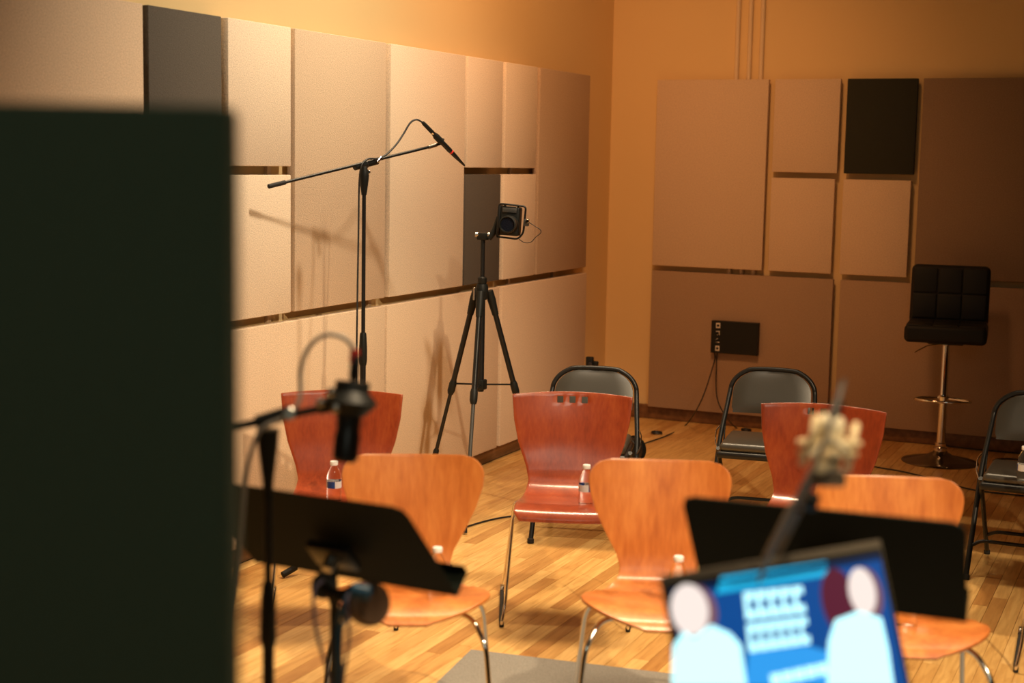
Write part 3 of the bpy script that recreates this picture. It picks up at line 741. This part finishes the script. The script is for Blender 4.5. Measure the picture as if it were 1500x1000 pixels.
cable('floor_cable', [V((1.885, -0.820, 0.005)), V((2.043, -0.910, 0.005)), V((2.188, -0.959, 0.005)), V((2.316, -1.036, 0.005)), V((2.463, -1.138, 0.005)), V((2.646, -1.271, 0.005)), V((2.964, -1.282, 0.005))], 'black cable lying on the floor in front of the bar stool')
cable('floor_cable', [V((1.913, 0.102, 0.005)), V((2.274, -0.009, 0.005)), V((2.568, -0.044, 0.005)), V((2.888, -0.032, 0.005))], 'black cable running along the back baseboard behind the stool')

# ================================================================ DARK SCREEN AT FAR LEFT (GOBO)
g0 = V((2.814, -8.383, 0)); gd = V((-0.9122, -0.4097, 0)); gn = V((0.4097, -0.9122, 0))
t = thing('acoustic_screen', g0, math.atan2(gd.y, gd.x), 'large dark green-black fabric screen filling the left side, very near', 'screen')
MB().box((.62, -.03, .93), (1.24, .06, 1.71), .010, 3).build('screen_panel', M['gobo'], t)
for x in (.15, 1.09):
    MB().box((x, -.03, .045), (.06, .5, .03), .005, 2).build('foot', M['black_metal'], t)
    for y in (-.25, .19): MB().lathe([(.022, 0), (.022, .03)], (x, y-.01, .0), Up, 12).build('foot_pad', M['rubber'], t)

# ================================================================ SHOCK-MOUNTED BLACK MICROPHONE, LEFT
D0 = 2.8
pb = V((2.058, -7.199, 1.212)); o0 = V((pb.x, pb.y, 0))
t = thing('near_boom_stand', o0, 0, 'blurred black boom stand beside the dark screen with short horizontal arm', 'microphone stand')
zt = pb.z
MB().cyl(o0+V((0, 0, .08)), o0+V((0, 0, .84)), .0115, 14).build('lower_pole', M['black_metal'], t, o0)
MB().tube([o0+V((0, 0, z)) for z in (.80, .82, .90, .93)], [.012, .016, .014, .011], 14).build('clutch', M['black_plastic'], t, o0)
MB().cyl(o0+V((0, 0, .90)), o0+V((0, 0, zt-.03)), .0075, 14).build('upper_pole', M['black_metal'], t, o0)
MB().tube([o0+V((0, 0, zt-.12)), o0+V((0, 0, zt-.085)), o0+V((0, 0, zt-.02)), o0+V((0, 0, zt+.015))], [.009, .011, .019, .022], 16).build('tilt_head', M['black_plastic'], t, o0)
MB().cyl(V((2.036, -7.206, 1.239)), V((2.097, -7.175, 1.261)), .0135, 14).build('boom_clamp', M['black_plastic'], t, o0)
MB().cyl(V((1.949, -7.248, 1.217)), V((2.157, -7.146, 1.271)), .0075, 14).build('boom_arm', M['black_metal'], t, o0)
MB().cyl(V((2.103, -7.194, 1.260)), V((2.125, -7.228, 1.267)), .012, 14).build('clamp_knob', M['steel'], t, o0)
for k in range(3):
    a = 2*PI*k/3+.5
    lg = MB().tube([o0+V((.015*math.cos(a), .015*math.sin(a), .16)), o0+V((.34*math.cos(a), .34*math.sin(a), .02))], .008, 10).build('leg', M['black_metal'], t, o0)
    MB().cyl(o0+V((.31*math.cos(a), .31*math.sin(a), .026)), o0+V((.36*math.cos(a), .36*math.sin(a), .013)), .013, 10).build('rubber_foot', M['rubber'], lg, o0)
MB().cyl(o0+V((0, 0, .12)), o0+V((0, 0, .20)), .02, 14).build('leg_hub', M['black_plastic'], t, o0)
mc = V((2.194, -7.128, 1.279))
t = thing('studio_microphone', mc, 0, 'blurred black studio microphone hanging upside down in a shock mount', 'microphone')
ax = (V((2.194, -7.138, 1.209))-V((2.196, -7.123, 1.311))).normalized()
MB().lathe([(.020, 0), (.0235, .006), (.0235, .055), (.022, .075), (.0245, .08), (.0245, .125), (.018, .132)], V((2.196, -7.124, 1.299)), ax, 28).build('microphone_body', M['black_metal'], t, mc)
MB().lathe([(.031, 0), (.033, .004), (.033, .026), (.036, .03)], V((2.197, -7.121, 1.320)), ax, 28).build('mount_cage', M['black_plastic'], t, mc)
MB().lathe([(.030, .0), (.047, .018), (.052, .024), (.047, .032), (.028, .050)], V((2.196, -7.124, 1.305)), ax, 28).build('shock_mount', M['black_plastic'], t, mc)
MB().lathe([(.006, 0), (.0095, -.008), (.0095, -.045), (.007, -.050)], V((2.198, -7.121, 1.320)), ax, 16).build('plug', M['black_metal'], t, mc)
MB().lathe([(.009, 0), (.009, -.026)], V((2.196, -7.117, 1.354)), ax, 16).build('red_boot', M['red'], t, mc)
for xx, yy in ((470, 588), (492, 596), (486, 580)):
    MB().lathe([(.004, 0), (.0085, .003), (.0085, .014), (.004, .017)], V((2.155, -7.167, 1.284)) if xx == 470 else (V((2.192, -7.174, 1.277)) if xx == 492 else V((2.183, -7.174, 1.307))), -Fw, 14).build('thumb_screw', M['steel'], t, mc)
MB().tube([V((2.141, -7.154, 1.265)), V((2.157, -7.146, 1.271)), V((2.180, -7.135, 1.279))], [.009, .012, .010], 12).build('swivel', M['black_metal'], t, mc)
tag(MB().tube(catmull([V((2.197, -7.116, 1.364)), V((2.191, -7.115, 1.386)), V((2.175, -7.120, 1.401)), V((2.150, -7.131, 1.407)), V((2.128, -7.143, 1.396)), V((2.112, -7.154, 1.370)), V((2.106, -7.161, 1.335)), V((2.114, -7.173, 1.298)), V((2.113, -7.188, 1.272)), V((2.093, -7.200, 1.252)), V((2.060, -7.218, 1.233)), V((2.045, -7.230, 1.197)), V((2.037, -7.241, 1.139)), V((2.037, -7.253, 1.050)), V((2.036, -7.267, 0.948)), V((2.031, -7.283, 0.846)), V((2.030, -7.295, 0.757)), V((2.045, -7.323, 0.502)), V((2.001, -7.197, 0.010))], 6), .0045, 8).build('microphone_cable', M['grey_cable']), 'grey cable arching over the blurred studio microphone and down its stand', 'cable')

# ================================================================ MUSIC STANDS
def music_stand(TLc, TRc, down, pole_dx, label, grip):
    """desk seen from behind; TL/TR are the top corners in metres, down the vector along its side"""
    TL = V(TLc); TR = V(TRc); dn = V(down); wv = TR-TL; nrm = wv.cross(dn).normalized()
    if nrm.y > 0: nrm = -nrm                     # towards the photographer
    cen = (TL+TR)/2+dn*.55; base = V((cen.x, cen.y, 0))+wv.normalized()*pole_dx
    t = thing('music_stand', base, 0, label, 'music stand')
    e1 = wv.normalized(); L = wv.length; e2 = dn.normalized(); Hh = dn.length
    out = [(.025, 0), (L-.025, 0), (L-.006, .008), (L, .03), (L-.0, Hh-.01), (L-.006, Hh), (.006, Hh), (0, Hh-.01), (0, .03), (.006, .008)]
    d = MB().prism(out, TL, e1, e2, .003).build('desk', M['desk'], t, base, smooth=False)
    far = -nrm
    lip = MB(); lip.box(TL+e1*L/2+e2*Hh+far*.028, (L*1.0, .058, .003), .001, 1, Matrix((e1, far, e1.cross(far))).transposed())
    lip.box(TL+e1*L/2+e2*(Hh-.012)+far*.056, (L*1.0, .003, .022), .001, 1, Matrix((e1, far, e1.cross(far))).transposed())
    lip.build('lip', M['desk'], t, base, smooth=False)
    pv = TL+e1*(L/2+pole_dx)+e2*Hh*.60+nrm*.02
    MB().box(pv, (.10, .02, .07), .004, 2, Matrix((e1, nrm, -e2)).transposed()).build('mounting_plate', M['black_metal'], t, base)
    MB().cyl(pv+nrm*.005, pv+nrm*.035, .013, 16).build('tilt_knob', M['steel'], t, base)
    top = V((base.x, base.y, pv.z-.10))
    MB().tube([pv, pv.lerp(top, .5)+nrm*.01, top], .011, 12).build('neck', M['black_metal'], t, base)
    MB().cyl(top+V((0, 0, .01)), V((base.x, base.y, .62)), .009, 14).build('inner_tube', M['black_metal'], t, base)
    MB().tube([V((base.x, base.y, z)) for z in (.56, .58, .66, .69)], [.014, .019, .017, .011], 14).build('height_clutch', M['black_plastic'], t, base)
    MB().cyl(V((base.x, base.y, .10)), V((base.x, base.y, .62)), .0135, 14).build('outer_tube', M['black_metal'], t, base)
    for k in range(3):
        a = 2*PI*k/3+.9
        c_, s_ = math.cos(a), math.sin(a)
        MB().tube(fillet([base+V((.012*c_, .012*s_, .26)), base+V((.10*c_, .10*s_, .20)), base+V((.29*c_, .29*s_, .013))], .06), .009, 10).build('leg', M['black_metal'], t, base)
    return t, base, pv
ms1, b1, pv1 = music_stand((1.823, -7.130, 1.094), (2.323, -7.150, 1.094), (.009, .215, -.222), .02, 'black music stand on the left, desk tilted and half behind the dark screen', 0)
ms2, b2, pv2 = music_stand((2.821, -7.025, 1.149), (3.310, -6.990, 1.149), (-.014, .195, -.225), .0, 'black music stand on the right behind the laptop', 0)
# headphones hanging on the left stand
hc = V((2.262, -7.169, 0.909))
t = thing('headphones', hc, 0, 'blurred brown and blue headphones hanging from the left music stand', 'headphones')
axh = (Rt*.55-Fw*.75+Up*.25).normalized()
MB().lathe([(.020, -.022), (.038, -.018), (.042, -.004), (.042, .010), (.034, .016), (.018, .014)], hc, axh, 28).build('ear_cup', M['brown_pad'], t, hc)
hc2 = V((2.155, -7.150, 0.924))
MB().lathe([(.015, -.016), (.022, -.012), (.026, .0), (.026, .010), (.018, .014)], hc2, (Rt*-.4-Fw*.8+Up*.3), 24).build('ear_cup', M['grey_plastic'], t, hc)
MB().tube(catmull([V((2.145, -7.154, 0.926)), V((2.173, -7.164, 0.917)), V((2.210, -7.169, 0.918)), V((2.238, -7.166, 0.934)), V((2.274, -7.160, 0.938))], 6), .009, 10, flat=1.5).build('headband', M['black_plastic'], t, hc)
MB().lathe([(.014, -.012), (.016, 0), (.016, .02), (.010, .026)], V((2.252, -7.192, 0.938)), (Rt*.9+Up*-.2), 16).build('hinge', M['blue'], t, hc)
tag(MB().tube(catmull([V((2.172, -7.183, 0.945)), V((2.163, -7.200, 0.933)), V((2.168, -7.212, 0.906)), V((2.174, -7.215, 0.868)), V((2.186, -7.215, 0.824)), V((2.201, -7.214, 0.779)), V((2.207, -7.200, 0.702)), V((2.223, -7.199, 0.489)), V((2.244, -7.207, 0.360))], 6), .0035, 8).build('headphone_cord', M['violet_cable']), 'violet-grey headphone cord looping left of the left music stand pole', 'cable')
tag(MB().tube(catmull([V((2.238, -7.199, 0.935)), V((2.240, -7.211, 0.916)), V((2.244, -7.213, 0.891)), V((2.248, -7.216, 0.853)), V((2.241, -7.214, 0.812)), V((2.228, -7.206, 0.748)), V((2.229, -7.209, 0.561)), V((2.238, -7.210, 0.360))], 6), .0035, 8).build('headphone_cord', M['violet_cable']), 'pale headphone cord hanging right of the left music stand pole', 'cable')
tag(MB().tube(catmull([V((2.238, -7.188, 0.932)), V((2.226, -7.197, 0.906)), V((2.215, -7.196, 0.869)), V((2.216, -7.202, 0.824)), V((2.216, -7.199, 0.757)), V((2.222, -7.203, 0.626)), V((2.227, -7.206, 0.424))], 6), [.009]*6+[.0085]*31, 10).build('cable_bundle', M['blue']), 'dark blue cable bundle running down the left music stand pole', 'cable')
MBk = MB().lathe([(.004, 0), (.007, .002), (.007, .008), (.003, .012)], V((2.237, -7.216, 0.890)), -Fw, 12).build('buckle', M['chrome'], t, hc)

# ================================================================ LAPTOP ON A SMALL TABLE
LA = V((2.936, -7.474, 1.129)); LBt = V((3.196, -7.160, 1.13))
tl = V((2.938, -7.474, 1.132)); tr_ = V((3.189, -7.093, 1.123)); tr_.z = tl.z
e1 = (tr_-tl); e1.z = 0; LW = e1.length; e1.normalize(); bk_ = V((-e1.y, e1.x, 0))
if bk_.dot(Fw) < 0: bk_ = -bk_
tilt = R(20); e2 = (Up*math.cos(tilt)+bk_*math.sin(tilt)).normalized(); nr = e1.cross(e2); HH = .262
low = tl-e2*HH                       # lower left corner of the lid
lo0 = low+e1*LW/2
t = thing('laptop', lo0, 0, 'open laptop in the near foreground showing a bright blue picture with two people', 'laptop')
Rl = Matrix((e1, e2, nr)).transposed()
lid = MB().box(low+e1*LW/2+e2*HH/2-nr*.004, (LW, HH, .007), .003, 2, Rl).build('lid', M['laptop'], t, lo0)
MB().box(low+e1*LW/2+e2*(HH/2-.004)+nr*.0003, (LW-.010, HH-.018, .0012), .0004, 1, Rl).build('bezel', M['black_plastic'], lid, lo0)
x0, x1, y0, y1 = .012, LW-.012, .022, HH-.022
em = [emit('screen_deep_blue', (.006, .075, .30), 1.0), emit('screen_cyan', (.015, .42, .70), 1.2), emit('screen_pale', (.50, .95, 1.0), 1.6),
      emit('screen_face', (.92, .79, .72), 1.1), emit('screen_maroon', (.11, .015, .035), 1.0), emit('screen_sky', (.03, .30, .75), 1.2), emit('screen_dark', (.004, .02, .07), 1.0), emit('screen_hair', (.22, .10, .12), 1.0)]
pic = MB(); sw, sh = x1-x0, y1-y0
def poly(pts, mi, lay):
    pic.cur = mi; o = low+e1*x0+e2*y0+nr*(.0012+.0003*lay)
    pic.prism([(a*sw, b*sh) for a, b in pts], o, e1, e2, .0002)
def ell(cx, cy, rx, ry, mi, lay, n=28, a0=0, a1=2*PI): poly([(cx+rx*math.cos(a0+(a1-a0)*k/n), cy+ry*math.sin(a0+(a1-a0)*k/n)) for k in range(n)], mi, lay)
poly([(0, 0), (1, 0), (1, 1), (0, 1)], 0, 0)
poly([(0, .95), (1, .95), (1, 1), (0, 1)], 6, 1)
poly([(0.226, 1.026), (0.728, 1.009), (0.721, 0.905), (0.191, 0.916)], 1, 1)
poly([(0.240, 0.267), (0.283, 0.487), (0.552, 0.451), (0.658, 0.370), (0.626, 0.137)], 5, 1)
ra, rb = (0.309, 0.893), (0.591, 0.865); rc, rd = (0.286, 0.486), (0.576, 0.458)
def letter_row(n_, va, vb, width):
    for k in range(n_):
        for (fa, fb, ga, gb) in ((.04, .40, 0, 1), (.40, .94, .72, 1), (.40, .94, 0, .30)):
            ua, ub = (k+fa)/n_*width, (k+fb)/n_*width; wa, wb = va+(vb-va)*ga, va+(vb-va)*gb
            def uv(u, w): 
                l = (rc[0]+(ra[0]-rc[0])*w, rc[1]+(ra[1]-rc[1])*w); r = (rd[0]+(rb[0]-rd[0])*w, rd[1]+(rb[1]-rd[1])*w)
                return (l[0]+(r[0]-l[0])*u, l[1]+(r[1]-l[1])*u)
            poly([uv(ua, wa), uv(ub, wa), uv(ub, wb), uv(ua, wb)], 2, 2)
letter_row(5, .54, 1.0, 1.0); letter_row(6, 0.0, .46, 1.0)
for k in range(6):
    x_ = .36+.055*k; y_ = (0.429, 0.265)[1]; poly([(x_, y_-.04), (x_+.048, y_-.04), (x_+.048, y_+.04), (x_, y_+.04)], 2, 2)
def px_poly(c, rx, ry, mi, lay): ell(c[0], c[1], rx, ry, mi, lay)
px_poly((0.082, 0.820), .10, .19, 7, 2); px_poly((0.064, 0.844), .082, .175, 3, 3)
poly([(-0.069, 0.371), (-0.032, 0.632), (0.021, 0.708), (0.059, 0.650), (0.142, 0.718), (0.218, 0.639), (0.256, 0.543), (0.246, 0.265)], 2, 4)
px_poly((0.749, 0.713), .085, .24, 4, 2); px_poly((0.890, 0.724), .082, .20, 7, 3); px_poly((0.872, 0.749), .068, .175, 3, 4)
poly([(0.610, 0.143), (0.657, 0.443), (0.711, 0.585), (0.832, 0.614), (0.940, 0.533), (0.943, 0.305), (0.931, 0.034)], 2, 5)
pic.build('picture', em, lid, lo0, smooth=False)
fb = -bk_                             # towards the viewer
bs = lo0+fb*.125-Up*.006
Rbm = Matrix((e1, bk_, Up)).transposed()
kb = MB().box(bs, (LW, .25, .014), .004, 2, Rbm).build('base', M['laptop'], t, lo0)
MB().box(bs+Up*.0075-fb*.02, (LW-.04, .11, .002), .0005, 1, Rbm).build('keyboard', M['black_plastic'], kb, lo0)
tz = bs.z-.007
tb = V((bs.x, bs.y, 0))
t = thing('laptop_table', tb, math.atan2(e1.y, e1.x), 'small black stand under the laptop below the picture edge', 'table')
MB().box((0, 0, tz-.0105), (.50, .32, .02), .004, 2).build('table_top', M['table'], t)
MB().cyl((0, 0, .02), (0, 0, tz-.02), .02, 16).build('column', M['black_metal'], t)
MB().lathe([(.12, 0), (.122, .008), (.11, .014), (.03, .022)], (0, 0, 0), Up, 32).build('foot_plate', M['black_metal'], t)

# ================================================================ CREAM MICROPHONE IN GOLD SHOCK MOUNT, RIGHT
dm = 2.27
pA = V((2.982, -7.183, 0.998)); pB = V((3.116, -7.295, 1.268))
o0 = V((pA.x, pA.y, 0))
t = thing('near_right_boom_stand', o0, 0, 'blurred grey boom arm rising behind the laptop to the cream microphone', 'microphone stand')
t.name = 'heavy_boom_stand'
MB().cyl(pA-(pB-pA)*.25, pB, .0085, 14).build('boom_arm', M['taupe'], t, o0)
MB().cyl(pA.lerp(pB, .42), pA.lerp(pB, .80), .0125, 14).build('boom_sleeve', M['taupe'], t, o0)
MB().cyl(o0+V((0, 0, .02)), V((pA.x, pA.y, pA.z-.01)), .012, 14).build('pole', M['black_metal'], t, o0)
MB().box(pA, (.05, .05, .05), .01, 3).build('boom_clamp', M['black_plastic'], t, o0)
MB().cyl(V((3.114, -7.333, 1.241)), V((3.132, -7.326, 1.233)), .014, 14).build('clamp_knob', M['black_plastic'], t, o0)
MB().lathe([(.12, 0), (.122, .014), (.11, .02), (.02, .026)], o0, Up, 32).build('round_base', M['black_metal'], t, o0)
mc = V((3.140, -7.299, 1.319))
t = thing('cream_microphone', mc, 0, 'blurred cream microphone in a pale gold ring shock mount at right', 'microphone')
tu = (Up*.98+Fw*.12+Rt*.10).normalized()
MB().lathe([(.012, -.052), (.020, -.048), (.022, -.040), (.022, .0), (.023, .002), (.023, .018), (.019, .030), (.010, .036)], mc+V((0, 0, .012)), tu, 28).build('microphone_body', M['cream'], t, mc)
eh = Rt.copy(); ev = (Fw-tu*Fw.dot(tu)).normalized()
for zz, rr in ((.004, .045), (-.012, .042)):
    MB().tube([mc+tu*zz+(eh*math.cos(a)+ev*math.sin(a))*rr for a in [2*PI*k/36 for k in range(36)]], .0042, 8, closed=True).build('mount_ring', M['gold'], t, mc)
for px_ in (((3.119, -7.304, 1.362), (3.124, -7.338, 1.337), (3.107, -7.330, 1.292)), ((3.176, -7.279, 1.351), (3.179, -7.314, 1.328), (3.170, -7.302, 1.283)), ((3.114, -7.253, 1.345), (3.131, -7.250, 1.307), (3.154, -7.251, 1.304))):
    MB().tube(catmull(px_, 5), .0056, 8).build('mount_arm', M['gold'], t, mc)
MB().tube([V((3.128, -7.351, 1.310)), V((3.154, -7.346, 1.337)), V((3.174, -7.329, 1.319))], .006, 10).build('elastic_band', M['cream'], t, mc)
MB().box(V((3.138, -7.296, 1.268)), (.056, .03, .024), .006, 3, Matrix((Rt, Fw, Up)).transposed()).build('swivel_block', M['taupe'], t, mc)
MB().cyl(V((3.136, -7.328, 1.291)), V((3.140, -7.347, 1.295)), .011, 14).build('thumb_screw', M['gold'], t, mc)
MB().cyl(V((3.150, -7.319, 1.304)), V((3.159, -7.326, 1.309)), .008, 14).build('lock_screw', M['black_plastic'], t, mc)
MB().tube([V((3.152, -7.343, 1.369)), V((3.155, -7.341, 1.375)), V((3.159, -7.337, 1.389)), V((3.161, -7.335, 1.397))], [.006, .009, .009, .006], 12).build('plug', M['black_metal'], t, mc)
MB().tube([V((3.155, -7.328, 1.390)), V((3.153, -7.326, 1.406))], .004, 10).build('red_tag', M['red'], t, mc)
tag(MB().tube(catmull([V((3.165, -7.329, 1.426)), V((3.163, -7.332, 1.416)), V((3.160, -7.347, 1.391)), V((3.154, -7.366, 1.359)), V((3.146, -7.373, 1.329)), V((3.135, -7.371, 1.297)), V((3.117, -7.362, 1.262)), V((3.090, -7.349, 1.204)), V((3.057, -7.330, 1.126)), V((3.038, -7.328, 1.047)), V((3.037, -7.314, 0.820)), V((2.909, -6.747, 0.010))], 6), .0038, 8).build('microphone_cable', M['grey_cable']), 'grey cable running up along the blurred right boom arm past the cream microphone', 'cable')
